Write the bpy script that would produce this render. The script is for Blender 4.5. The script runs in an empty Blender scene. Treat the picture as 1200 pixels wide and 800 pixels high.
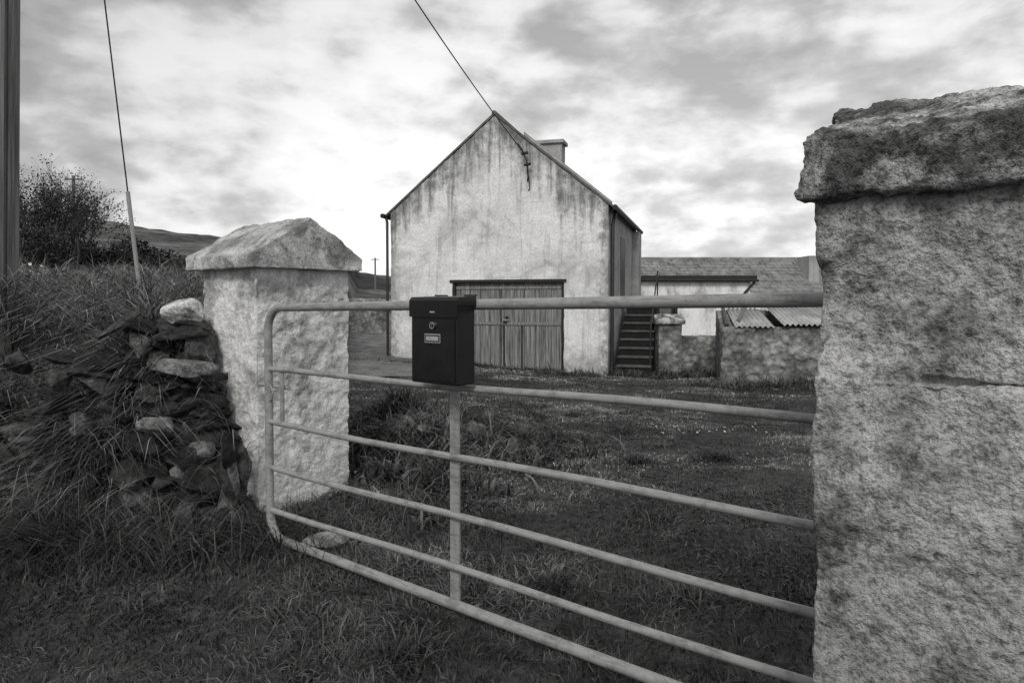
import bpy, bmesh, math, numpy as np
from mathutils import Vector, Matrix
R=np.random.RandomState(7)
scene=bpy.context.scene
CAMZ=1.22
# ---------------------------------------------------------------- noise
_T=R.rand(256,256)
def vnoise(x,y,s=1.0,ox=0.0):
    x=np.asarray(x)*s+ox+1000; y=np.asarray(y)*s+ox*1.7+1000
    xi=np.floor(x).astype(int); yi=np.floor(y).astype(int)
    fx=x-xi; fy=y-yi; fx=fx*fx*(3-2*fx); fy=fy*fy*(3-2*fy)
    g=lambda a,b:_T[a%256,b%256]
    return (g(xi,yi)*(1-fx)+g(xi+1,yi)*fx)*(1-fy)+(g(xi,yi+1)*(1-fx)+g(xi+1,yi+1)*fx)*fy
def S(t):
    t=np.clip(t,0,1); return t*t*(3-2*t)
# ---------------------------------------------------------------- terrain
def bankmask(x,y):
    w=0.42+0.75*S((-1.9-x)/1.2)
    foot=3.66-0.10*np.clip(-1.5-x,0,6)+0.12*(vnoise(x,y,1.7)-.5)
    d1=(y-foot)/w
    L=-1.45-(y-4.3)*0.225
    d2=(L-x)/0.6
    return np.minimum(S(d1),S(d2))
def H(x,y):
    x=np.asarray(x,float); y=np.asarray(y,float)
    f=np.clip((y-4)/12,0,1)
    h=f*(-.42-.06*np.clip(x,-6,3))
    h=h+0.05*(vnoise(x,y,0.9)-.5)+0.045*(vnoise(x,y,2.7,5)-.5)+.02*(vnoise(x,y,7,8)-.5)
    m=bankmask(x,y)
    top=1.14+0.055*np.clip(y-4.5,0,9)+0.10*(vnoise(x,y,0.7,9)-.5)-0.03*np.clip(x+4,-3,3)
    h=h*(1-m)+top*m+ S(m*2.5)*(0.22*(vnoise(x,y,2.6,3)-.5)+.13*(vnoise(x,y,5.5,13)-.5))
    h=h+0.32*np.exp(-(((x+.80)/.75)**2+((y-5.4)/.9)**2))*(1-m)*(.6+.8*vnoise(x,y,3.3,31))
    yy=np.maximum(y,8.0); t=x/yy
    amp=np.interp(t,[-1.2,-.75,-.66,-.6,-.45,-.24,-.18,-.05,.3],[.12,.122,.112,.104,.082,.044,.036,.010,.006])
    r=np.maximum(y,0)
    prof=S((r-22)/115)*(1-0.75*S((r-170)/350))
    h=h+amp*135*prof+ prof*(2.2*(vnoise(x,y,.035,2)-.5)+1.0*(vnoise(x,y,.15,22)-.5)+.5*(vnoise(x,y,.5,23)-.5))
    return h
# ---------------------------------------------------------------- helpers
def link(o,parent=None):
    scene.collection.objects.link(o)
    if parent is not None: o.parent=parent
    return o
def empty(name,loc=(0,0,0),rz=0):
    o=bpy.data.objects.new(name,None); o.location=loc; o.rotation_euler=(0,0,rz)
    o.empty_display_size=.2
    return link(o)
def trimesh(name,V,T,mat,parent=None,col=None,smooth=False):
    me=bpy.data.meshes.new(name)
    V=np.asarray(V,np.float32); T=np.asarray(T,np.int32); k=T.shape[1]
    me.vertices.add(len(V)); me.vertices.foreach_set('co',V.ravel())
    me.loops.add(T.size); me.loops.foreach_set('vertex_index',T.ravel())
    me.polygons.add(len(T)); me.polygons.foreach_set('loop_start',np.arange(len(T),dtype=np.int32)*k)
    if smooth: me.polygons.foreach_set('use_smooth',np.ones(len(T),bool))
    if col is not None:
        a=me.attributes.new('tone','FLOAT','POINT'); a.data.foreach_set('value',np.asarray(col,np.float32))
    me.update(calc_edges=True); me.validate()
    me.materials.append(mat)
    return link(bpy.data.objects.new(name,me),parent)
def pymesh(name,V,F,mat,parent=None,smooth=False):
    me=bpy.data.meshes.new(name); me.from_pydata([tuple(v) for v in V],[],F)
    bm=bmesh.new(); bm.from_mesh(me); bmesh.ops.recalc_face_normals(bm,faces=bm.faces); bm.to_mesh(me); bm.free()
    if smooth:
        for p in me.polygons: p.use_smooth=True
    me.materials.append(mat)
    return link(bpy.data.objects.new(name,me),parent)
def box(name,x0,x1,y0,y1,z0,z1,mat,parent=None,bev=0):
    V=[(x,y,z) for z in (z0,z1) for y in (y0,y1) for x in (x0,x1)]
    F=[(0,1,3,2),(4,6,7,5),(0,4,5,1),(2,3,7,6),(0,2,6,4),(1,5,7,3)]
    o=pymesh(name,V,F,mat,parent)
    if bev:
        m=o.modifiers.new('b','BEVEL'); m.width=bev; m.segments=3
    return o
def boxes(name,L,mat,parent=None):
    V=[];F=[]
    for (x0,x1,y0,y1,z0,z1) in L:
        b=len(V); V+=[(x,y,z) for z in (z0,z1) for y in (y0,y1) for x in (x0,x1)]
        F+=[tuple(b+i for i in f) for f in [(0,1,3,2),(4,6,7,5),(0,4,5,1),(2,3,7,6),(0,2,6,4),(1,5,7,3)]]
    return pymesh(name,V,F,mat,parent)
def prism(name,pts,y0,y1,mat,parent=None):
    n=len(pts)
    V=[(p[0],y0,p[1]) for p in pts]+[(p[0],y1,p[1]) for p in pts]
    F=[tuple(range(n)),tuple(range(2*n-1,n-1,-1))]+[(i,(i+1)%n,n+(i+1)%n,n+i) for i in range(n)]
    return pymesh(name,V,F,mat,parent)
def prismx(name,pts,x0,x1,mat,parent=None):
    n=len(pts)
    V=[(x0,p[0],p[1]) for p in pts]+[(x1,p[0],p[1]) for p in pts]
    F=[tuple(range(n)),tuple(range(2*n-1,n-1,-1))]+[(i,(i+1)%n,n+(i+1)%n,n+i) for i in range(n)]
    return pymesh(name,V,F,mat,parent)
def tube(name,pts,r,mat,parent=None,res=8,radii=None):
    cu=bpy.data.curves.new(name,'CURVE'); cu.dimensions='3D'; cu.bevel_depth=r; cu.bevel_resolution=res; cu.use_fill_caps=True
    sp=cu.splines.new('POLY'); sp.points.add(len(pts)-1)
    for i,p in enumerate(pts):
        sp.points[i].co=(p[0],p[1],p[2],1)
        sp.points[i].radius=1 if radii is None else radii[i]
    sp.use_smooth=True
    cu.materials.append(mat)
    return link(bpy.data.objects.new(name,cu),parent)
def tex(name,typ,size,depth=4):
    t=bpy.data.textures.new(name,typ)
    if hasattr(t,'noise_scale'): t.noise_scale=size
    if hasattr(t,'noise_depth'): t.noise_depth=depth
    return t
def roughen(o,voxel,layers,smooth=0):
    m=o.modifiers.new('remesh','REMESH'); m.mode='VOXEL'; m.voxel_size=voxel; m.use_smooth_shade=True
    if smooth:
        m=o.modifiers.new('sm','SMOOTH'); m.iterations=smooth; m.factor=.8
    for i,(t,st,mid) in enumerate(layers):
        m=o.modifiers.new('d%d'%i,'DISPLACE'); m.texture=t; m.strength=st; m.mid_level=mid; m.texture_coords='GLOBAL'
# ---------------------------------------------------------------- node helpers
class NT:
    def __init__(s,name,rough=.85,spec=.3,metal=0):
        s.m=bpy.data.materials.new(name); s.m.use_nodes=True; s.t=s.m.node_tree
        s.b=s.t.nodes['Principled BSDF']; s.b.inputs['Roughness'].default_value=rough
        s.b.inputs['Specular IOR Level'].default_value=spec; s.b.inputs['Metallic'].default_value=metal
        s.tc=s.t.nodes.new('ShaderNodeTexCoord'); s.obj=s.tc.outputs['Object']; s.gen=s.tc.outputs['Generated']
    def put(s,inp,v):
        if isinstance(v,bpy.types.NodeSocket): s.t.links.new(v,inp)
        else: inp.default_value=v
    def map(s,v,sc=(1,1,1),loc=(0,0,0)):
        n=s.t.nodes.new('ShaderNodeMapping'); s.put(n.inputs[0],v); n.inputs['Scale'].default_value=sc; n.inputs['Location'].default_value=loc
        return n.outputs[0]
    def noise(s,v,sc,det=5,ro=.6,dist=0):
        n=s.t.nodes.new('ShaderNodeTexNoise'); s.put(n.inputs['Vector'],v); n.inputs['Scale'].default_value=sc
        n.inputs['Detail'].default_value=det; n.inputs['Roughness'].default_value=ro; n.inputs['Distortion'].default_value=dist
        return n.outputs['Fac']
    def vor(s,v,sc,feat='F1'):
        n=s.t.nodes.new('ShaderNodeTexVoronoi'); n.feature=feat; s.put(n.inputs['Vector'],v); n.inputs['Scale'].default_value=sc
        return n.outputs['Distance']
    def ramp(s,f,*st):
        n=s.t.nodes.new('ShaderNodeValToRGB'); s.put(n.inputs[0],f); e=n.color_ramp.elements
        while len(e)<len(st): e.new(.5)
        for el,(p,c) in zip(e,st): el.position=p; el.color=(c,c,c,1)
        return n.outputs[0]
    def mt(s,op,a,b=0.0,c=None,clamp=False):
        n=s.t.nodes.new('ShaderNodeMath'); n.operation=op; n.use_clamp=clamp
        s.put(n.inputs[0],a); s.put(n.inputs[1],b)
        if c is not None: s.put(n.inputs[2],c)
        return n.outputs[0]
    def sep(s,v):
        n=s.t.nodes.new('ShaderNodeSeparateXYZ'); s.put(n.inputs[0],v); return n.outputs
    def mix(s,f,a,b):
        n=s.t.nodes.new('ShaderNodeMix'); n.data_type='FLOAT'; s.put(n.inputs[0],f); s.put(n.inputs[2],a); s.put(n.inputs[3],b); return n.outputs[0]
    def attr(s,nm):
        n=s.t.nodes.new('ShaderNodeAttribute'); n.attribute_name=nm; return n.outputs['Fac']
    def color(s,v):
        n=s.t.nodes.new('ShaderNodeCombineColor')
        for i in range(3): s.put(n.inputs[i],v)
        s.t.links.new(n.outputs[0],s.b.inputs['Base Color']); return s
    def bump(s,h,dist=.01,st=1.0):
        n=s.t.nodes.new('ShaderNodeBump'); s.put(n.inputs['Height'],h); n.inputs['Distance'].default_value=dist; n.inputs['Strength'].default_value=st
        s.t.links.new(n.outputs[0],s.b.inputs['Normal']); return s
def simple(name,lo,hi,sc=8,rough=.8,stretch=(1,1,1),bumpd=.003,metal=0,spec=.3):
    a=NT(name,rough,spec,metal); v=a.map(a.obj,stretch); n=a.noise(v,sc,6,.65)
    a.color(a.ramp(n,(.3,lo),(.7,hi))); a.bump(n,bumpd); return a.m
# ---- materials
def mat_pillar(name,base,dark,moss,amt,zoff,mid=.85,gr=.62,bd=.013):
    a=NT(name,.95,.08); o=a.obj
    n1=a.noise(o,2.0,8,.66,.5); n2=a.noise(o,8,8,.7,.3); n3=a.noise(o,75,4,.65); z=a.sep(o)[2]
    n4=a.noise(o,190,2,.6); n5=a.noise(o,22,4,.7); n6=a.noise(a.map(o,(5,5,.6)),2.2,6,.65)
    k=a.mt('ADD',a.mt('MULTIPLY',n1,.6),a.mt('MULTIPLY',n2,.4))
    b=a.ramp(k,(.50-amt,dark),(.50,base*mid),(.50+amt*.7,base))
    low=a.ramp(a.mt('ADD',a.mt('MULTIPLY',a.mt('SUBTRACT',zoff,z),.55),a.mt('MULTIPLY',a.mt('SUBTRACT',k,.5),2.2)),(-.0,0),(.6,1))
    c=a.mix(a.mt('MULTIPLY',low,moss),b,dark*.5)
    # rain staining that runs down from under the cap
    run=a.ramp(a.mt('ADD',a.mt('MULTIPLY',a.mt('SUBTRACT',z,1.25),.55),n6),(.50,0),(.66,1))
    c=a.mix(a.mt('MULTIPLY',run,.5),c,dark*.9)
    fine=a.mt('MULTIPLY',a.mt('MULTIPLY',a.ramp(n3,(.36,gr),(.5,1.0)),a.ramp(n4,(.36,.72),(.5,1.02))),a.ramp(n5,(.34,gr),(.44,1)))
    a.color(a.mt('MULTIPLY',c,fine))
    a.bump(a.mt('ADD',a.mt('MULTIPLY',n3,1.0),a.mt('ADD',a.mt('MULTIPLY',n5,.8),a.mt('MULTIPLY',n4,.35))),bd,.9)
    return a.m
m_pl=mat_pillar('roughcast_light',.88,.38,.65,.09,.32,.92,.82)
m_pr=mat_pillar('roughcast_weathered',.54,.13,.85,.075,.80,.76,.50,.012)
def mat_cap(name,lo,mid,hi,ct=.5,amt=.09):
    a=NT(name,.95,.08); o=a.obj
    n1=a.noise(o,5,9,.7,.5); n2=a.noise(o,30,6,.7); n3=a.noise(o,120,3,.7)
    c=a.mt('MULTIPLY',a.ramp(n1,(.5-amt,lo),(.5,mid),(.5+amt,hi)),a.ramp(n2,(.40,ct),(.52,1.05)))
    c=a.mt('MULTIPLY',c,a.ramp(n3,(.38,ct),(.52,1)))
    a.color(c); a.bump(a.mt('ADD',n2,a.mt('MULTIPLY',n3,.6)),.016,.9); return a.m
m_capl=mat_cap('cap_concrete_light',.30,.56,.76,.74,.10); m_capr=mat_cap('cap_concrete_weathered',.12,.36,.66,.58,.08)
def mat_tone(name,rough=.6,spec=.25,mul=1.0):
    a=NT(name,rough,spec); a.color(a.mt('MULTIPLY',a.attr('tone'),mul)); return a.m
m_grass=mat_tone('grass_blades',.65,.15)
a=NT('field_stone',.9,.2); n=a.noise(a.obj,9,8,.7); n2=a.noise(a.obj,45,5,.75)
a.color(a.mt('MULTIPLY',a.mt('MULTIPLY',a.attr('tone'),a.ramp(n,(.38,.35),(.58,1.25))),a.ramp(n2,(.38,.5),(.56,1.15)))); a.bump(a.mt('ADD',n,n2),.02,1); m_stone=a.m
a=NT('ground_soil_grass',1,.05); o=a.obj
n1=a.noise(o,.9,6,.6); n2=a.noise(o,11,6,.7); n3=a.noise(o,.05,6,.6); y=a.sep(o)[1]
near=a.mt('MULTIPLY',a.ramp(n1,(.35,.035),(.65,.08)),a.ramp(n2,(.3,.5),(.7,1.5)))
far=a.mt('MULTIPLY',a.ramp(n3,(.40,.045),(.48,.09),(.58,.17)),a.ramp(a.noise(o,.5,6,.7),(.35,.5),(.6,1.3)))
a.color(a.mix(a.ramp(a.mt('DIVIDE',y,60),(.3,0),(.7,1)),near,far)); a.bump(n2,.03,.8); m_ground=a.m
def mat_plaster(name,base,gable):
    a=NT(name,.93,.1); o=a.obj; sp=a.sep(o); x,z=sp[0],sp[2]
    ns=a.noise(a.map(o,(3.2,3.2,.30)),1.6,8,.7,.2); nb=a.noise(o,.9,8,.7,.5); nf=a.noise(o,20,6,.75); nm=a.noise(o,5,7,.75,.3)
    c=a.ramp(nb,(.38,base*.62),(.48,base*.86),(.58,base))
    if gable:
        d=a.mt('SUBTRACT',a.mt('SUBTRACT',5.70,a.mt('MULTIPLY',a.mt('ABSOLUTE',x),.81)),z)
        k=a.mt('ADD',a.mt('MULTIPLY',d,-.25),a.mt('ADD',a.mt('MULTIPLY',ns,1.0),a.mt('MULTIPLY',nm,.68)))
        st=a.ramp(k,(.60,0),(.74,.5),(.90,1))
        c=a.mix(a.mt('MULTIPLY',st,.85),c,.09)
        hx=a.mt('MULTIPLY',a.mt('SUBTRACT',a.mt('ABSOLUTE',x),2.6),.8)
        st3=a.ramp(a.mt('ADD',hx,nm),(.47,0),(.66,1)); c=a.mix(a.mt('MULTIPLY',st3,.55),c,.13)
    lo=a.mt('ADD',a.mt('MULTIPLY',z,-.35),a.mt('ADD',a.mt('MULTIPLY',nb,.4),a.mt('MULTIPLY',nm,.7)))
    c=a.mix(a.mt('MULTIPLY',a.ramp(lo,(.50,0),(.80,1)),.75),c,.11)
    st2=a.ramp(ns,(.52,0),(.64,1)); c=a.mix(a.mt('MULTIPLY',st2,.36),c,.2)
    c=a.mt('MULTIPLY',c,a.ramp(nf,(.38,.74),(.5,1)))
    a.color(c); a.bump(a.mt('ADD',nf,nm),.015,.8); return a.m
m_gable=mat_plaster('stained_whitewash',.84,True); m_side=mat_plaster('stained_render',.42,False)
a=NT('whitewash',.9,.1); nw=a.noise(a.map(a.obj,(1,1,.5)),2.2,8,.72,.4); a.color(a.ramp(nw,(.36,.42),(.46,.72),(.56,.88))); a.bump(nw,.01); m_white=a.m
m_slate=simple('slate',.05,.16,5,.6,(1,1,1),.01)
m_slate2=simple('mossy_slate',.10,.32,3,.7,(1,1,1),.01)
m_dark=simple('dark_paint',.015,.03,6,.5)
m_black=NT('mailbox_black',.42,.4); m_black.color(m_black.ramp(m_black.noise(m_black.obj,18,6,.7),(.4,.004),(.7,.010))); m_black.bump(m_black.noise(m_black.obj,400,2),.0004,.5); m_black=m_black.m
m_chrome=NT('bright_metal',.3,.5,1); m_chrome.color(.7); m_chrome=m_chrome.m
m_label=simple('label_slot',.3,.4,40,.5)
a=NT('gate_paint',.5,.35); n=a.noise(a.obj,14,7,.75); n2=a.noise(a.map(a.obj,(3,30,30)),3,6,.75)
a.color(a.mt('MULTIPLY',a.ramp(n,(.38,.20),(.52,.31)),a.ramp(n2,(.36,.6),(.5,1)))); a.bump(n,.0015); m_gate=a.m
m_wood=simple('weathered_wood',.05,.36,3,.85,(9,9,.5),.006)
m_pole=simple('pole_wood',.05,.26,3,.85,(14,14,.35),.01)
# rough rendered rubble: soft grey blotches, darker damp foot, stones showing as bump
a=NT('rendered_rubble',.95,.08); o=a.obj; n1=a.noise(o,1.6,8,.62,.4); n2=a.noise(o,14,7,.75); vz=a.vor(o,6.5); z=a.sep(o)[2]
c=a.mt('MULTIPLY',a.ramp(n1,(.38,.20),(.5,.32),(.62,.46)),a.ramp(n2,(.36,.55),(.54,1.05)))
c=a.mt('MULTIPLY',c,a.ramp(vz,(.25,1),(.75,.55)))
c=a.mt('MULTIPLY',c,a.ramp(a.mt('ADD',a.mt('MULTIPLY',z,.6),n1),(-.0,.5),(.55,1)))
a.color(c); a.bump(a.mt('ADD',n2,a.mt('MULTIPLY',vz,-1.2)),.04,.9); m_rubble=a.m
m_tin=simple('corrugated_iron',.2,.5,2.5,.5,(1,.4,1),.002)
m_wire=simple('wire',.02,.04,5,.6)
m_stair=simple('stair_concrete',.05,.14,5,.9)
m_riser=simple('stair_riser',.008,.02,5,.9)
m_gravel=NT('gravel',.95,.1); g=m_gravel; v=g.vor(g.obj,35); g.color(g.mt('MULTIPLY',g.ramp(g.noise(g.obj,2,6,.7),(.35,.10),(.65,.28)),g.ramp(v,(.1,.6),(.6,1.1)))); g.bump(v,.02); m_gravel=g.m
m_bark=simple('bark',.03,.09,20,.9)
# ---------------------------------------------------------------- ground sheet
xs=np.concatenate([-np.geomspace(9,300,150)[::-1],np.arange(-8.9,9,.08),np.geomspace(9,2500,60)]); xs=np.concatenate([-np.geomspace(330,2500,14)[::-1],xs])
ys=np.concatenate([-np.geomspace(1,400,14)[::-1],np.arange(-.9,20,.08),np.geomspace(20,3000,180)])
X,Y=np.meshgrid(xs,ys); Z=H(X,Y)
V=np.stack([X,Y,Z],-1).reshape(-1,3); nx=len(xs); ny=len(ys)
i=(np.arange(ny-1)[:,None]*nx+np.arange(nx-1)[None,:]).ravel()
trimesh('ground',V,np.stack([i,i+1,i+nx+1,i+nx],1),m_ground,smooth=True)
px=np.linspace(0,1,30); V=[];F=[]
yy=np.linspace(12.5,27,100)
for y_ in yy:
    for u in px:
        x_=-2.2-(y_-12.5)*.24+(u-.5)*1.8
        V.append((x_,y_,float(H(x_,y_))+.02))
for r in range(99):
    for c in range(29):
        k=r*30+c; F.append((k,k+1,k+31,k+30))
pymesh('gravel_path',V,F,m_gravel,smooth=True)
# ---------------------------------------------------------------- grass
def blades(P,h,w,bend,ang,K,tone,face=None):
    n=len(P); s=np.linspace(0,1,K+1)
    d=np.stack([np.cos(ang),np.sin(ang),np.zeros(n)],1)
    fa=R.rand(n)*6.283 if face is None else face
    side=np.stack([np.cos(fa),np.sin(fa),np.zeros(n)],1)
    vs=[]
    for j,t in enumerate(s):
        c=P+d*(h*bend*t**1.7)[:,None]; c=c.copy(); c[:,2]+=h*t*(1-.55*np.clip(bend,0,1.6)*t*t)
        if j<K:
            ww=(w*(1-.75*t))[:,None]*side*.5
            vs+= [c-ww,c+ww]
        else: vs.append(c)
    V=np.stack(vs,1).reshape(-1,3); m=2*K+1; b=(np.arange(n)*m)[:,None]
    T=[]
    for j in range(K-1): T+=[[2*j,2*j+1,2*j+3],[2*j,2*j+3,2*j+2]]
    T.append([2*K-2,2*K-1,2*K])
    T=(b[:,:,None]+np.array(T)[None]).reshape(-1,3)
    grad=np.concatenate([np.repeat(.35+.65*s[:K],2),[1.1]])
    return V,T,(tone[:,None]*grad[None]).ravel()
class Acc:
    def __init__(s): s.V=[];s.T=[];s.C=[];s.n=0
    def add(s,V,T,C): s.V.append(V); s.T.append(T+s.n); s.C.append(C); s.n+=len(V)
    def make(s,name,mat,parent=None): return trimesh(name,np.concatenate(s.V),np.concatenate(s.T),mat,parent,col=np.concatenate(s.C))
def insq(x,y,ox,oy,x0,x1,y0,y1):
    c,s_=.785,-.62
    lx=(x-ox)*c+(y-oy)*s_; ly=-(x-ox)*s_+(y-oy)*c
    return (lx>x0)&(lx<x1)&(ly>y0)&(ly<y1)
lawn=Acc()
def tussock(x,y):
    return S((vnoise(x,y,1.5,12)*.55+vnoise(x,y,4.5,3)*.45-.42)/.3)
for (y0,y1,dens,wm) in [(.8,3.2,5800,.95),(3.2,5.5,4800,.95),(5.5,9,2600,1.0),(9,18,1000,1.05)]:
    xm=y1*.85+.6; A=(y1-y0)*2*xm; n=int(A*dens); x=R.uniform(-xm,xm,n); y=R.uniform(y0,y1,n)
    k=(np.abs(x)<y*.85+.6)&(bankmask(x,y)<.12)&~insq(x,y,-1.406,3.75,-.6,0,0,.62)&~insq(x,y,.577,1.3,0,.62,0,.6)
    k&=(y<16.7-.29*x)
    path=(np.abs(x-(-2.2-(y-12.5)*.24))<.75)&(y>12.5); k&=~(path&(R.rand(n)<.95))
    bare=vnoise(x,y,1.3,31)*.6+vnoise(x,y,4,8)*.4; k&=R.rand(n)<np.clip(bare*2.8-.50,.15,1)
    x=x[k];y=y[k];n=len(x)
    tus=tussock(x,y)
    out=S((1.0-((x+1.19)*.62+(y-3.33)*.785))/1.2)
    h=(.019+.055*tus*(.5+.8*out)+out*.024)*R.uniform(.4,1.6,n)*wm
    w=(.0024+.0012*y)*R.uniform(.6,1.3,n)
    P=np.stack([x,y,H(x,y)-.004],1)
    patchy=S((vnoise(x,y,1.1,40)*.5+vnoise(x,y,3.3,41)*.3+vnoise(x,y,9,42)*.2-.38)/.25)
    tone=(.035+.25*patchy*(1-.68*out)+.02*(1-out)+.04*tus)*R.uniform(.4,1.6,n); s_=R.rand(n)<.12; tone[s_]*=2.0  # darker outside the gate: vignette shading painted into the foreground blade tone
    ang=vnoise(x,y,3.5,66)*12+R.normal(0,1.1,n)
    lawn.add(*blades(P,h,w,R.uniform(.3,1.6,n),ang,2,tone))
n=30000; y=R.uniform(.9,8,n)**1.0; x=R.uniform(-1,1,n)*(y*.85+.4); k=(bankmask(x,y)<.1)&(vnoise(x,y,1.7,60)>.5); x=x[k];y=y[k];n=len(x)
lawn.add(*blades(np.stack([x,y,H(x,y)+.004],1),R.uniform(.012,.035,n),R.uniform(.008,.02,n),R.uniform(1.,2.5,n),R.rand(n)*6.283,2,R.uniform(.05,.18,n)))
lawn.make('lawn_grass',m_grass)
bank=Acc()
def down(x,y):
    e=.08; return (H(x+e,y)-H(x-e,y))/(2*e),(H(x,y+e)-H(x,y-e))/(2*e)
n=1300000; x=R.uniform(-8.5,-.6,n); y=R.uniform(2.7,9.5,n)
m=bankmask(x,y); gx,gy=down(x,y); sl=np.sqrt(1+gx*gx+gy*gy)
tuf=S((vnoise(x,y,4.2,17)*.6+vnoise(x,y,9,2)*.4-.34)/.3)
p=np.clip(sl/2.6,0,1)*np.where(y>6,.35,1)*(.26+.8*tuf)*.42
k=(m>.02)&(R.rand(n)<p)&(np.abs(x)<y*.9+.8)&~insq(x,y,-1.406,3.75,-.62,.02,-.02,.64)
stz=(x>-2.0)&(y<4.0); k&=~(stz&(R.rand(n)<np.where(tuf>.7,.6,.93)))
x=x[k];y=y[k];gx=gx[k];gy=gy[k];tuf=tuf[k];n=len(x)
cl=vnoise(x,y,3.2,21); ang=np.arctan2(-gy,-gx)+R.normal(0,.75,n)+(cl-.5)*3.0
sl=np.sqrt(gx*gx+gy*gy)
h=(.05+.19*tuf+.20*np.clip(cl-.4,0,1))*R.uniform(.4,1.6,n); bend=R.uniform(.35,1.3,n)+.35*np.clip(sl,0,1.5)
hz=H(x,y)
tone=(.03+.20*S((vnoise(x,y,2.3,50)*.5+vnoise(x,y,6,51)*.5-.34)/.34))*R.uniform(.4,1.6,n)+.10*S((hz-.85)/.35); s_=R.rand(n)<.16; tone[s_]=R.uniform(.2,.55,s_.sum())
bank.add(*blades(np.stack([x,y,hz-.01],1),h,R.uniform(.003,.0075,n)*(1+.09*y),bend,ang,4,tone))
n=60000; x=R.uniform(-6,-1.9,n); y=R.uniform(2.9,6.5,n); k=(bankmask(x,y)>.05)&(vnoise(x,y,2.2,88)*.6+vnoise(x,y,6,89)*.4>.52)&(np.abs(x)<y*.9+.5); x=x[k];y=y[k];n=len(x)
bank.add(*blades(np.stack([x,y,H(x,y)+R.uniform(0,.10,n)],1),R.uniform(.02,.05,n),R.uniform(.012,.03,n),R.uniform(.6,2.,n),R.rand(n)*6.28,2,R.uniform(.05,.22,n)))
n=100000; y=R.uniform(9,24,n); x=R.uniform(-22,-2,n); k=(bankmask(x,y)>.3); x=x[k];y=y[k];n=len(x)
bank.add(*blades(np.stack([x,y,H(x,y)-.01],1),R.uniform(.08,.3,n),R.uniform(.012,.035,n),R.uniform(.2,1,n),R.rand(n)*6.28,2,(.08+.2*vnoise(x,y,.8))*R.uniform(.5,1.5,n)))
n=450; x=R.uniform(-2.6,-1.5,n); y=R.uniform(3.58,3.95,n)
bank.add(*blades(np.stack([x,y,H(x,y)],1),R.uniform(.15,.45,n),R.uniform(.003,.006,n),R.uniform(.5,1.6,n),R.normal(-1.5,.8,n),6,R.uniform(.10,.45,n)))
n=700; x=R.uniform(-6,-2,n); y=R.uniform(3.6,8,n); 
bank.add(*blades(np.stack([x,y,H(x,y)],1),R.uniform(.2,.5,n),R.uniform(.004,.008,n),R.uniform(.1,.9,n),R.rand(n)*6.28,5,R.uniform(.1,.4,n)))
bank.make('bank_grass',m_grass)
wd=Acc()
def patch(cx,cy,sx,sy,n,h0,h1,w0,w1,t0,t1):
    x=R.normal(cx,sx,n); y=R.normal(cy,sy,n); k=~insq(x,y,-1.406,3.75,-.6,0,0,.62)&(bankmask(x,y)<.6); x=x[k];y=y[k];n=len(x)
    cl=np.clip(vnoise(x,y,6,4)*1.7,.25,1.4)
    wd.add(*blades(np.stack([x,y,H(x,y)-.01],1),R.uniform(h0,h1,n)*cl,R.uniform(w0,w1,n),R.uniform(.3,1.5,n),R.rand(n)*6.28,3,R.uniform(t0,t1,n)*(.3+1.3*vnoise(x,y,3,9))))
patch(-.85,5.4,.42,.55,9000,.06,.28,.006,.018,.03,.24)
patch(-.75,5.2,.38,.5,2600,.05,.18,.02,.055,.03,.26)
patch(-.1,6.0,.35,.3,3200,.04,.20,.01,.03,.03,.18)
patch(-.35,5.2,.25,.3,2600,.04,.16,.008,.025,.03,.18)
patch(-1.15,3.9,.25,.22,3500,.05,.20,.004,.01,.03,.16)
patch(-1.75,3.45,.35,.12,5500,.08,.28,.004,.01,.02,.13)
patch(-.6,4.4,.35,.35,3500,.04,.13,.006,.018,.04,.18)
patch(-2.6,3.25,.7,.14,8000,.08,.30,.004,.01,.02,.14)
patch(3.5,16.3,1.2,.3,1500,.1,.3,.02,.04,.05,.2)
patch(5.2,13.2,.9,.2,1800,.08,.3,.015,.03,.05,.2)
patch(0,16.3,2.0,.25,1500,.05,.15,.02,.04,.05,.18)
for _ in range(34):
    cx=R.uniform(-2.2,2.5); cy=R.uniform(2.0,8.5); 
    if cy<abs(cx)*1.2: continue
    patch(cx,cy,.08,.07,260,.04,.12,.004,.009+.001*cy,.03,.18)
wd.make('weeds',m_grass)
a=NT('daisy_white',.7,.2); a.color(.55); m_daisy=a.m
V=[];T=[]
def daisy(x,y,r,zo):
    z=float(H(x,y))+zo; b=len(V); V.append((x,y,z+r*.3)); k=7; tx,ty=R.normal(0,.35,2)
    for i in range(k):
        a_=i*2*math.pi/k; dx,dy=r*math.cos(a_),r*math.sin(a_); V.append((x+dx,y+dy,z+dx*tx+dy*ty))
    for i in range(k): T.append((b,b+1+i,b+1+(i+1)%k))
for _ in range(30):
    cx,cy=[(1.8,6.9),(2.3,7.0)][R.randint(2)]
    daisy(R.normal(cx,.22),R.normal(cy,.18),R.uniform(.006,.012),.04)
for _ in range(40): daisy(R.normal(-4.1,.35),R.normal(6.3,.35),R.uniform(.010,.018),.2)
trimesh('daisies',V,T,m_daisy)
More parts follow.
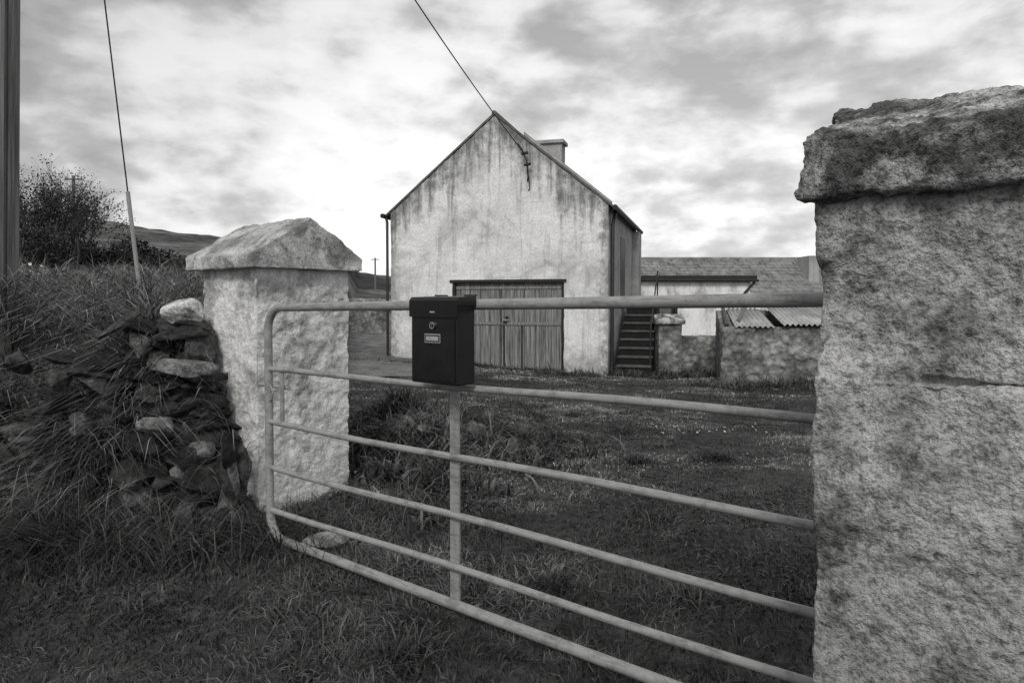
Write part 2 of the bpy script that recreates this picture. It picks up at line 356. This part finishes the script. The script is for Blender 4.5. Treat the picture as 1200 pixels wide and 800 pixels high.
# ---------------------------------------------------------------- rocks
bm=bmesh.new(); bmesh.ops.create_icosphere(bm,subdivisions=4,radius=1); ICO=np.array([v.co[:] for v in bm.verts]); ICOF=np.array([[v.index for v in f.verts] for f in bm.faces]); bm.free()
def rock(acc,c,s,tone,cuts=12,rz=None,tilt=.25,soft=False):
    p=ICO.copy()
    for _ in range(cuts):
        nrm=R.normal(size=3); nrm/=np.linalg.norm(nrm); d=R.uniform(.5,.82) if soft else R.uniform(.38,.76); q=p@nrm; p-=np.clip(q-d,0,None)[:,None]*nrm*.97
    p*= (1+.12*(vnoise(p[:,0]+p[:,2],p[:,1]-p[:,2],2.5,R.rand()*50)-.5)+.07*(vnoise(p[:,0]-p[:,2],p[:,1]+p[:,0],9,R.rand()*50)-.5))[:,None]
    if not soft: p*=1.25
    p=p*np.array(s)
    M=(Matrix.Rotation(R.uniform(0,6.28) if rz is None else rz,3,'Z')@Matrix.Rotation(R.normal(0,tilt),3,'X')@Matrix.Rotation(R.normal(0,tilt),3,'Y'))
    p=p@np.array(M).T+np.array(c)
    acc.add(p,ICOF,np.full(len(p),tone))
dw=Acc()
def facey(f):
    yt=np.linspace(3.5,4.2,60); return float(np.interp(f,S((yt-3.64)/.44),yt))
z=.0
while z<1.08:
    f=z/1.15; xr=-1.45-.33*f; hh=R.uniform(.035,.065); x=xr
    wid=.34+.34*R.rand()
    while x>xr-wid:
        w=R.choice([.05,.075,.11,.15])*R.uniform(.85,1.2); x-=w*.8
        t=R.choice([.04,.075,.13,.24],p=[.38,.33,.2,.09])
        hz_=hh*R.uniform(.7,1.5) if w>.06 else hh*R.uniform(.6,1.1)
        if R.rand()<.95:
            rock(dw,(x,facey(min(f+.03,.9))-.05+R.normal(0,.03),z+hh+R.normal(0,.016)),(w,R.uniform(.08,.14),hz_),t,rz=R.normal(0,.4),tilt=.20)
        x-=w*.8
    z+=hh*1.65
for _ in range(16):
    xx=R.uniform(-2.8,-2.0); f=R.uniform(.2,.95); rock(dw,(xx,facey(f)-.02-.1*(-2-xx),f*1.1),(R.uniform(.06,.13),R.uniform(.07,.11),R.uniform(.035,.07)),R.choice([.05,.09,.15]),tilt=.3)
for _ in range(10):
    rock(dw,(R.uniform(-1.9,-1.45),3.5+R.normal(0,.05),R.uniform(.03,.15)),(R.uniform(.04,.09),R.uniform(.04,.08),R.uniform(.03,.07)),R.choice([.05,.10,.2]),tilt=.5)
for _ in range(8): rock(dw,(R.uniform(-1.55,-1.44),R.uniform(3.52,3.64),R.uniform(.05,.5)),(.03,.06,R.uniform(.09,.15)),R.choice([.06,.12,.2]),rz=R.normal(0,.5),tilt=.2)
rock(dw,(-1.88,3.91,1.165),(.125,.10,.095),.75,6,rz=.2,tilt=.1,soft=True)
rock(dw,(-1.87,3.90,1.04),(.14,.12,.05),.06,8,rz=.2,tilt=.1)
rock(dw,(-1.80,3.74,.85),(.15,.12,.045),.30,9,rz=.1,tilt=.12)
rock(dw,(-1.9,3.6,.56),(.08,.08,.06),.38,9,rz=.4)
dw.make('drystone_wall',m_stone)
st=Acc(); rock(st,(-.93,3.35,.03),(.12,.08,.05),.34,8,rz=.2,tilt=.1,soft=True); st.make('flat_stone',m_stone)
ms=Acc()
for _ in range(14): 
    x,y=R.normal(-.75,.3),R.normal(5.0,.25); rock(ms,(x,y,float(H(x,y))+.06),(R.uniform(.06,.14),R.uniform(.05,.1),R.uniform(.04,.08)),R.uniform(.07,.24))
ms.make('rubble_heap',m_stone)
# ---------------------------------------------------------------- pillars
TH=math.atan2(-1.56,1.975)
t_f=tex('roughcast','CLOUDS',.016,1); t_g=tex('roughcast_coarse','CLOUDS',.045,2); t_m=tex('lumps','CLOUDS',.12,3); t_l=tex('big','CLOUDS',.4,2); t_e=tex('erode','CLOUDS',.07,5)
def pillar(loc,x0,x1,y0,y1,ztop,slab,ridge,ov,mb,mc,vox,near):
    e=empty('gate_pillar',loc,TH)
    if near:
        b=boxes('shaft',[(x0,x1,y0,y1,-.25,1.072),(x0,x1,y0+.008,y1,1.086,ztop+.02),(x0,.17,y0+.004,y1,1.05,1.11),(.16,x1,y0+.034,y1,1.05,1.11)],mb,e)
        roughen(b,vox,[(t_l,.05,.5),(t_m,.026,.5),(t_g,.010,.5),(t_f,.008,.5)],smooth=1)
    else:
        b=box('shaft',x0,x1,y0,y1,-.25,ztop+.02,mb,e)
        roughen(b,vox,[(t_l,.035,.5),(t_m,.034,.5),(t_g,.018,.5),(t_f,.007,.5)],smooth=1)
    zb=ztop
    pts=[(y0-ov,zb),(y1+ov,zb),(y1+ov,slab),((y0+y1)/2,ridge),(y0-ov,slab)]
    c=prismx('cap',pts,x0-ov,x1+ov,mc,e)
    if near: roughen(c,.005,[(t_l,.04,.5),(t_m,.044,.55),(t_e,.028,.5),(t_f,.012,.5)],smooth=6)
    else: roughen(c,.008,[(t_m,.024,.5),(t_e,.014,.5)],smooth=1)
    return e
pillar((-1.406,3.75,0),-.589,0,0,.627,1.40,1.475,1.70,.065,m_pl,m_capl,.008,False)
pr=pillar((.585,1.3,0),0,.62,0,.6,1.415,1.52,1.645,.03,m_pr,m_capr,.0045,True)
# ---------------------------------------------------------------- gate
g=empty('metal_gate',(-1.19,3.33,0),TH)
L=2.66; k=L/2.517
def zz(l,r): return (l,l+(r-l)*k)
rails=[zz(1.187,1.222),zz(.8825,.9125),zz(.624,.636),zz(.403,.406),zz(.197,.215),zz(.062,.068)]
def arc(cx,cz,r,a0,a1,n=10):
    return [(cx+r*math.cos(math.radians(a0+(a1-a0)*i/n)),0,cz+r*math.sin(math.radians(a0+(a1-a0)*i/n))) for i in range(n+1)]
rt,rb=.11,.12; zt0,zt1=rails[0]; zb0,zb1=rails[5]
pts=[(L,0,zb1)]+arc(rb,zb0+rb,rb,270,180)+arc(rt,zt0-rt,rt,180,90)+[(L,0,zt1)]
tube('frame_tube',pts,.0195,m_gate,g,10)
tube('hinge_stile',[(L-.03,0,zb1),(L-.03,0,zt1)],.019,m_gate,g)
for i in range(1,5):
    a_,b_=rails[i]
    pp=[(L*s,0.0,a_+(b_-a_)*s+.005*math.sin(s*9+i)) for s in np.linspace(0,1,16)]
    tube('rail_%d'%i,pp,.0135,m_gate,g)
box('centre_upright',1.205,1.25,.010,.022,.05,1.2,m_gate,g,.002)
box('latch_bar',.10,.124,-.006,.006,.63,.885,m_gate,g,.002)
tube('latch_bolt',[(-.12,.02,.80),(.14,.02,.80)],.009,m_gate,g)
tube('latch_ring',[(.02+.03*math.cos(t),-.01,.77+.035*math.sin(t)) for t in np.linspace(0,6.28,18)],.005,m_gate,g)
for z_ in (.28,1.0): tube('hinge_pin',[(L-.03,0,z_),(L+.12,0.02,z_)],.012,m_gate,g)
for i in range(1,5): tube('weld_collar_%d'%i,[(-.004,0,rails[i][0]-.0),(.012,0,rails[i][0])],.0165,m_gate,g)
# ---------------------------------------------------------------- mailbox
mb=empty('mailbox',(-1.19,3.33,0),TH)
x0,x1=1.132,1.366
box('body',x0,x1,-.118,-.024,.918,1.20,m_black,mb,.006)
prismx('lid',[(-.125,1.160),(-.119,1.160),(-.119,1.2),(-.022,1.2),(-.022,1.236),(-.112,1.232),(-.125,1.220)],x0-.003,x1+.003,m_black,mb)
box('door_panel',x0+.012,x1-.012,-.1215,-.118,.93,1.152,m_black,mb,.003)
cx=(x0+x1)/2
def disc(nm,x,z,r,y0,y1,mt,par,n=24):
    prism(nm,[(x+r*math.cos(i*2*math.pi/n),z+r*math.sin(i*2*math.pi/n)) for i in range(n)],y0,y1,mt,par)
disc('lock_ring',cx,1.130,.0125,-.128,-.1215,m_chrome,mb); disc('lock_core',cx,1.130,.008,-.130,-.128,m_black,mb)
box('keyhole',cx-.001,cx+.001,-.1305,-.130,1.125,1.135,m_chrome,mb)
box('name_frame',cx-.040,cx+.040,-.1255,-.1215,1.066,1.100,m_chrome,mb,.001)
box('name_slot',cx-.035,cx+.035,-.1262,-.1255,1.071,1.095,m_black,mb); box('name_card',cx-.031,cx+.031,-.1268,-.1262,1.075,1.091,m_label,mb)
box('crest',cx-.012,cx+.012,-.1258,-.125,1.176,1.181,m_label,mb)
box('hanger_strap',x0+.03,x0+.055,-.024,.022,1.236,1.241,m_black,mb); box('hanger_strap_b',x1-.055,x1-.03,-.024,.022,1.236,1.241,m_black,mb)
# ---------------------------------------------------------------- house
TG=math.atan2(-1.57,5.38)
h=empty('gable_house',(-.43,16.785,0),TG)
E,A=3.46,5.73
fg=prism('front_gable',[(-2.8,-.9),(-1.11,-.9),(-1.11,1.69),(1.74,1.69),(1.74,-.9),(2.8,-.9),(2.8,E),(0,A),(-2.8,E)],0,.4,m_gable,h)
roughen(fg,.03,[(t_l,.04,.5),(t_m,.015,.5)])
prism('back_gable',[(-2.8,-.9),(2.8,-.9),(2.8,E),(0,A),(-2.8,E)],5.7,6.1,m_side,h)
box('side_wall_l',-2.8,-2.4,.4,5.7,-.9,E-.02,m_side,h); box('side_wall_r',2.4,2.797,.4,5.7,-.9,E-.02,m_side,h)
for s in (-1,1):
    pts=[(0,A+.005),(s*2.93,A-.81*2.93+.005),(s*2.93,A-.81*2.93+.065),(0,A+.07)]
    prism('roof_slope',pts,-.02,6.15,m_slate,h)
tube('ridge_tiles',[(0,-.03,A+.05),(0,6.16,A+.05)],.06,m_slate,h)
box('chimney_stack',-.42,.50,5.45,6.0,4.9,6.22,m_side,h); box('chimney_cap',-.50,.58,5.37,6.08,6.22,6.34,m_side,h,.02)
prism('verge_kerb',[(.75,A-.81*.75+.07),(2.85,A-.81*2.85+.07),(2.85,A-.81*2.85+.13),(.75,A-.81*.75+.16)],-.025,.22,m_side,h)
dz0,dz1=-.55,1.69
box('door_lintel',-1.17,1.80,-.03,.14,1.66,1.73,m_dark,h)
box('door_jamb_l',-1.11,-1.04,.03,.16,dz0,1.66,m_dark,h); box('door_jamb_r',1.67,1.74,.03,.16,dz0,1.66,m_dark,h)
x=-1.04; i=0
while x<1.66:
    w=R.uniform(.11,.15); x2=min(x+w,1.67); y0=.10+R.uniform(-.004,.004)
    box('door_plank_%d'%i,x+.004,x2-.004,y0,y0+.03,dz0+.02+R.uniform(0,.05),1.655,m_wood,h); x=x2; i+=1
box('door_backing',-1.04,1.67,.135,.15,dz0,1.66,m_dark,h)
for z_ in (.62,1.5): box('door_rail_%d'%int(z_*10),-1.03,1.66,.075,.094,z_,z_+.07,m_wood,h)
box('wicket_side_l',.20,.235,.07,.096,dz0+.1,.62,m_dark,h); box('wicket_side_r',.66,.695,.07,.096,dz0+.1,.62,m_dark,h)
box('leaf_gap',.13,.15,.07,.096,dz0+.1,1.5,m_dark,h)
tube('door_latch',[(.2,.05,.74),(.36,.05,.74)],.012,m_label,h); box('hasp',.2,.3,.05,.07,.66,.70,m_dark,h); disc('padlock',.3,.8,.04,.045,.07,m_dark,h)
tube('downpipe_l',[(-2.86,-.06,-.6),(-2.86,-.06,3.2),(-2.95,.05,3.38)],.035,m_dark,h)
tube('gutter_l',[(-2.98,-.1,3.38),(-2.98,6.1,3.38)],.06,m_dark,h); tube('gutter_r',[(2.96,-.1,3.38),(2.96,6.1,3.38)],.06,m_dark,h)
tube('downpipe_r',[(2.9,.5,3.36),(2.86,.25,3.0),(2.86,.2,-.7)],.045,m_dark,h)
box('side_opening',2.796,2.81,2.2,3.1,1.0,2.9,m_dark,h)
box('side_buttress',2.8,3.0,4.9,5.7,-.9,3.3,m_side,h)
tube('bracket',[(.6,-.03,5.0),(.72,-.12,4.85),(.86,-.16,4.55),(.88,-.10,4.15),(.84,-.02,4.1)],.018,m_wire,h)
for q in ((.80,4.72),(.87,4.45)):
    tube('insulator',[(q[0]-.07,-.16,q[1]),(q[0]+.09,-.16,q[1]+.02)],.035,m_wire,h)
tube('service_cable',[(.88,-.06,4.2),(.9,-.02,3.9),(.86,-.02,3.87)],.012,m_wire,h)
stp=empty('stone_stair',(-.43,16.785,0),TG)
n=8
for i in range(n):
    zt=-.55+.2*(i+1); y_=.6+.28*i
    box('riser_%d'%i,2.92,3.72,y_,.6+.28*n+.8,zt-.2-(.3 if i==0 else 0),zt-.04,m_riser,stp)
    box('tread_%d'%i,2.90,3.74,y_-.03,y_+.30,zt-.04,zt-.0,m_stair,stp)
tube('handrail',[(3.72,.6,.5),(3.72,2.8,2.0)],.018,m_wire,stp); tube('newel',[(3.72,.62,-.6),(3.72,.62,.55)],.018,m_wire,stp); tube('newel_top',[(3.72,2.78,.9),(3.72,2.78,2.0)],.018,m_wire,stp)
# ---------------------------------------------------------------- outbuilding
ob=empty('outbuilding',(0,0,0))
box('rear_wall',4.1,11.2,23.05,27,-1.2,1.36,m_white,ob)
prismx('gable_l',[(23.05,1.36),(27,1.36),(25,2.62)],4.12,4.4,m_white,ob)
prismx('gable_r',[(23.0,1.36),(27,1.36),(25,2.66)],10.9,11.2,m_white,ob)
V=[];F=[]
rows=11; sl0=np.array([22.85,1.36]); sl1=np.array([25,2.72])
for r in range(rows):
    a0=sl0+(sl1-sl0)*(r/rows); a1=sl0+(sl1-sl0)*min(1,((r+1.35)/rows))
    x=4.0-(r%2)*.15
    while x<11.2:
        w=.30; j=R.normal(0,.012); b=len(V)
        V+=[(x,a0[0],a0[1]+.055+j),(x+w-.015,a0[0],a0[1]+.055+j*.5),(x+w-.015,a1[0],a1[1]+.01),(x,a1[0],a1[1]+.01),
            (x,a0[0],a0[1]+.015+j),(x+w-.015,a0[0],a0[1]+.015+j*.5)]
        F+=[(b,b+1,b+2,b+3),(b+4,b+5,b+1,b)]; x+=w
pymesh('roof_slates',V,F,m_slate2,ob)
prismx('roof_back',[(22.95,1.34),(25,2.66),(27.1,1.34),(27.1,1.30),(22.95,1.30)],4.0,11.2,m_slate,ob)
tube('ridge',[(4.0,25,2.73),(11.25,25,2.73)],.07,m_slate2,ob,4)
box('verge_stack',10.25,10.6,23.6,24.6,1.4,2.76,m_side,ob)
prism('annex_front',[(4.0,-1.2),(4.28,-1.2),(4.28,1.33),(5.22,1.33),(5.22,-1.2),(7.5,-1.2),(7.5,1.86),(4.0,1.86)],21.5,21.75,m_white,ob)
box('annex_side_r',7.25,7.498,21.75,23.0,-1.2,1.85,m_white,ob); box('annex_side_l',4.0,4.25,21.75,23.0,-1.2,1.85,m_white,ob)
box('annex_roof',3.9,7.65,21.42,23.3,1.87,1.98,m_slate,ob); box('annex_fascia',3.88,7.67,21.38,21.42,1.84,2.0,m_dark,ob)
tube('annex_gutter',[(3.9,21.33,1.86),(7.7,21.33,1.84)],.04,m_dark,ob); tube('annex_pipe',[(7.6,21.4,1.8),(7.3,21.44,1.45),(7.3,21.45,-.6)],.04,m_dark,ob)
box('door_frame_top',4.28,5.22,21.53,21.62,1.25,1.33,m_dark,ob); box('door_frame_l',4.28,4.37,21.53,21.62,-1,1.25,m_dark,ob); box('door_frame_r',5.13,5.22,21.53,21.62,-1,1.25,m_dark,ob)
box('door_leaf',4.37,5.13,21.6,21.64,-1,1.25,m_dark,ob); box('door_panel',4.47,5.03,21.585,21.6,.3,1.1,m_slate,ob)
gp=empty('yard_gatepost',(0,0,0))
b=box('post',3.68,4.26,17.1,17.65,-1.0,.66,m_rubble,gp); roughen(b,.03,[(t_m,.03,.5)],1)
b=prismx('cap',[(17.02,.62),(17.73,.62),(17.73,.74),(17.37,.88),(17.02,.74)],3.60,4.34,m_capr,gp); roughen(b,.03,[(t_m,.03,.5)],1)
yw=box('yard_wall',4.27,7.2,17.5,17.9,-1.0,.30,m_rubble); roughen(yw,.03,[(t_l,.08,.5),(t_m,.06,.5)])
sh=empty('lean_to_shed',(4.25,13.8,0),math.radians(-14))
b=box('front_wall',0,5.2,0,.35,-1.0,.66,m_rubble,sh); roughen(b,.022,[(t_l,.12,.5),(t_m,.08,.5),(t_e,.04,.5)])
b=prismx('side_wall',[(.30,-1),(3.1,-1),(3.1,.98),(.30,.62)],.02,.33,m_rubble,sh); roughen(b,.03,[(t_m,.06,.5)])
b=box('back_wall',.33,5.2,2.8,3.1,-1.0,.98,m_rubble,sh); roughen(b,.04,[(t_m,.06,.5)])
def corr(nm,x0,x1,y0,z0,y1,z1,amp=.022,pitch=.10):
    nxx=int((x1-x0)/pitch*8); V=[];F=[]
    for j in range(2):
        for i in range(nxx+1):
            x=x0+(x1-x0)*i/nxx; V.append((x,(y0,y1)[j],(z0,z1)[j]+amp*math.sin(2*math.pi*x/pitch)))
    for i in range(nxx): F.append((i,i+1,nxx+2+i,nxx+1+i))
    o=pymesh(nm,V,F,m_tin,sh,True); m=o.modifiers.new('s','SOLIDIFY'); m.thickness=.006
    return o
corr('roof_sheet_a',.25,1.0,-.05,.69,3.1,1.02,.02); corr('roof_sheet_b',1.12,2.1,-.1,.74,3.1,1.09); corr('roof_sheet_c',2.05,5.2,-.08,.71,3.1,1.06)
box('purlin',0,5.2,.1,.2,.64,.69,m_wood,sh)
tube('loose_timber',[(.35,.6,.80),(.75,2.2,1.32)],.035,m_pole,sh); tube('verge_board',[(.10,.1,.70),(.18,3.1,1.05)],.045,m_dark,sh)
fw=box('field_wall',-9,-3.9,26.5,27.0,-.4,1.28,m_rubble); roughen(fw,.05,[(t_l,.15,.5),(t_m,.08,.5)])
# ---------------------------------------------------------------- utility poles, wires
up=empty('utility_pole',(0,0,0))
top=(-3.56,5.0,8.2)
tube('pole_shaft',[(-3.76,5,1.0),(-3.66,5,4.5),top],.112,m_pole,up,10,radii=[1.05,1.0,.85])
tube('cross_arm',[(-3.95,4.9,7.9),(-3.15,5.0,7.9)],.05,m_pole,up)
tube('pole_cable',[(-3.63,4.89,1.2),(-3.53,4.88,4.5),(-3.46,4.9,7.8)],.012,m_wire,up)
anc=Vector((-3.26,6.0,1.22)); tp=Vector(top)+Vector((.12,0,-.1))
sw=empty('stay_wire',(0,0,0))
tube('wire',[anc,tp],.006,m_wire,sw); dv=(tp-anc); mid=anc+dv*.135
tube('guard_tube',[anc-dv*.02,mid],.017,m_label,sw)
c,s_=math.cos(TG),math.sin(TG)
def hw(u,v,z): return Vector((-.43+u*c-v*s_,16.785+u*s_+v*c,z))
B=hw(.80,-.16,4.72); A0=Vector((top[0],top[1],7.95))
tube('overhead_wire',[A0.lerp(B,t)-Vector((0,0,.5*4*t*(1-t)*.55)) for t in np.linspace(0,1,24)],.011,m_wire)
dp=empty('utility_pole',(0,0,0))
zg=float(H(-38.5,60)); tube('pole_shaft',[(-38.5,60,zg-.5),(-38.3,60,12.1)],.13,m_pole,dp); tube('cross_arm',[(-39.1,60,11.8),(-37.6,60,11.8)],.07,m_pole,dp)
zg=float(H(-16,80)); d2=empty('utility_pole',(0,0,0)); tube('pole_shaft',[(-16,80,zg-.5),(-16,80,6.2)],.10,m_pole,d2); tube('cross_arm',[(-16.5,80,6.0),(-15.5,80,6.0)],.05,m_pole,d2)
# ---------------------------------------------------------------- bush
bv=[];bf=[];tips=[]
def seg(p,q,r0,r1):
    d=(q-p).normalized(); a_=d.orthogonal().normalized(); b_=d.cross(a_); k=len(bv)
    for (c_,r) in ((p,r0),(q,r1)):
        for i in range(4):
            t=i*math.pi/2; bv.append(c_+a_*math.cos(t)*r+b_*math.sin(t)*r)
    for i in range(4): bf.append((k+i,k+(i+1)%4,k+4+(i+1)%4,k+4+i))
def grow(p,d,l,r,dep):
    q=p
    for _ in range(3):
        d=(d+Vector(R.normal(0,.14,3))+Vector((.02,0,.05))).normalized(); q2=q+d*l/3; seg(q,q2,r,r*.85); r*=.85; q=q2
        if dep<4 and R.rand()<.62:
            grow(q,(d+Vector(R.normal(0,.5,3))).normalized(),l*R.uniform(.55,.8),r*.68,dep+1)
        if dep>=2: tips.append(q.copy())
    if dep<4:
        for _ in range(2): grow(q,(d+Vector(R.normal(0,.36,3))).normalized(),l*R.uniform(.55,.85),r*.8,dep+1)
bx,by=-6.95,10.3; bz=float(H(bx,by))
bu=empty('hedge_shrub',(0,0,0))
for i in range(11):
    o_=Vector((R.normal(0,.26),R.normal(0,.3),0)); 
    grow(Vector((bx,by,bz-.1))+o_,Vector((o_.x*.5,o_.y*.5,1)).normalized(),R.uniform(.54,.72),.026,0)
me=pymesh('branches',bv,bf,m_bark,bu)
tp=np.array([t[:] for t in tips]); print('tips',len(tp))
prob=np.clip(1.05-(tp[:,2]-bz)/1.9,.10,1)*.7; tp=tp[R.rand(len(tp))<prob]
n=len(tp)*3; P=np.repeat(tp,3,0)+R.normal(0,.04,(n,3))
Vl,Tl,Cl=blades(P,R.uniform(.025,.05,n),R.uniform(.015,.03,n),R.uniform(.5,2,n),R.rand(n)*6.28,2,R.uniform(.04,.18,n))
trimesh('leaves',Vl,Tl,m_grass,bu,col=Cl)
sc=Acc(); n=24000
u=R.rand(n)**1.2; x=-9.2+u*4.6; y=R.normal(11.4,.35,n); hb=.55*(np.sin(np.clip(u*1.02,0,1)*math.pi)**.8)*(.3+vnoise(x,y,2.2,6)); zt=H(x,y)+hb*R.rand(n)
sc.add(*blades(np.stack([x,y,zt],1),R.uniform(.04,.12,n),R.uniform(.02,.05,n),R.uniform(.4,2,n),R.rand(n)*6.28,2,R.uniform(.03,.13,n))); sc.make('bramble_scrub',m_grass)
# ---------------------------------------------------------------- sky & sun
w=bpy.data.worlds.new('World'); scene.world=w; w.use_nodes=True; t=w.node_tree
class W(NT):
    def __init__(s): s.t=t
n=W(); bg=t.nodes['Background']
sky=t.nodes.new('ShaderNodeTexSky'); sky.sky_type='NISHITA'; sky.sun_disc=False; sky.sun_elevation=math.radians(40); sky.sun_rotation=math.radians(192)
sky.dust_density=4
bw=t.nodes.new('ShaderNodeRGBToBW'); t.links.new(sky.outputs[0],bw.inputs[0])
tc=t.nodes.new('ShaderNodeTexCoord'); gd=tc.outputs['Generated']; sp=n.sep(gd)
vb=n.map(gd,(1,1,2.0),(2.3,0,.7)); vm=n.map(gd,(1,1,2.1),(.4,5,1.2))
big=n.noise(vb,2.6,4,.5,.15); med=n.noise(vm,8.5,5,.5,.1); sm=n.noise(vm,21,4,.5)
hz=n.ramp(sp[2],(.0,1),(.42,.0))
cl=n.mt('ADD',n.mt('MULTIPLY',big,.36),n.mt('MULTIPLY',n.mix(n.mt('MULTIPLY',hz,.5),med,sm),.64))
cr=n.ramp(cl,(.39,.56),(.455,.72),(.50,.91),(.54,1.06),(.60,1.18))
el=n.ramp(sp[2],(.0,1.02),(.12,.98),(.3,.82),(.5,.64),(1,.66))
base=n.mt('ADD',n.mt('MULTIPLY',bw.outputs[0],.2),n.mt('MULTIPLY',el,6.2))
az=n.ramp(n.mt('ADD',n.mt('MULTIPLY',sp[0],.5),.5),(.15,.68),(.42,1.0),(.75,1.0),(1,.85))
fin=n.mt('MULTIPLY',n.mt('MULTIPLY',base,cr),az)
cc=t.nodes.new('ShaderNodeCombineColor')
for i in range(3): t.links.new(fin,cc.inputs[i])
t.links.new(cc.outputs[0],bg.inputs[0]); bg.inputs[1].default_value=.15
sd=bpy.data.lights.new('sun','SUN'); sd.energy=1.5; sd.angle=math.radians(14); sd.color=(1,.98,.95)
so=link(bpy.data.objects.new('sun',sd)); so.rotation_euler=Vector((-.16,-.75,.64)).to_track_quat('Z','Y').to_euler()
# ---------------------------------------------------------------- camera
cd=bpy.data.cameras.new('camera'); cd.lens=24; cd.sensor_width=36; cd.clip_end=6000; cd.clip_start=.05; cd.shift_y=-.02
co=link(bpy.data.objects.new('camera',cd)); co.location=(0,0,CAMZ); co.rotation_euler=(math.radians(90-1.72),0,0)
scene.camera=co
scene.view_settings.view_transform='Standard'; scene.view_settings.look='None'; scene.view_settings.exposure=0
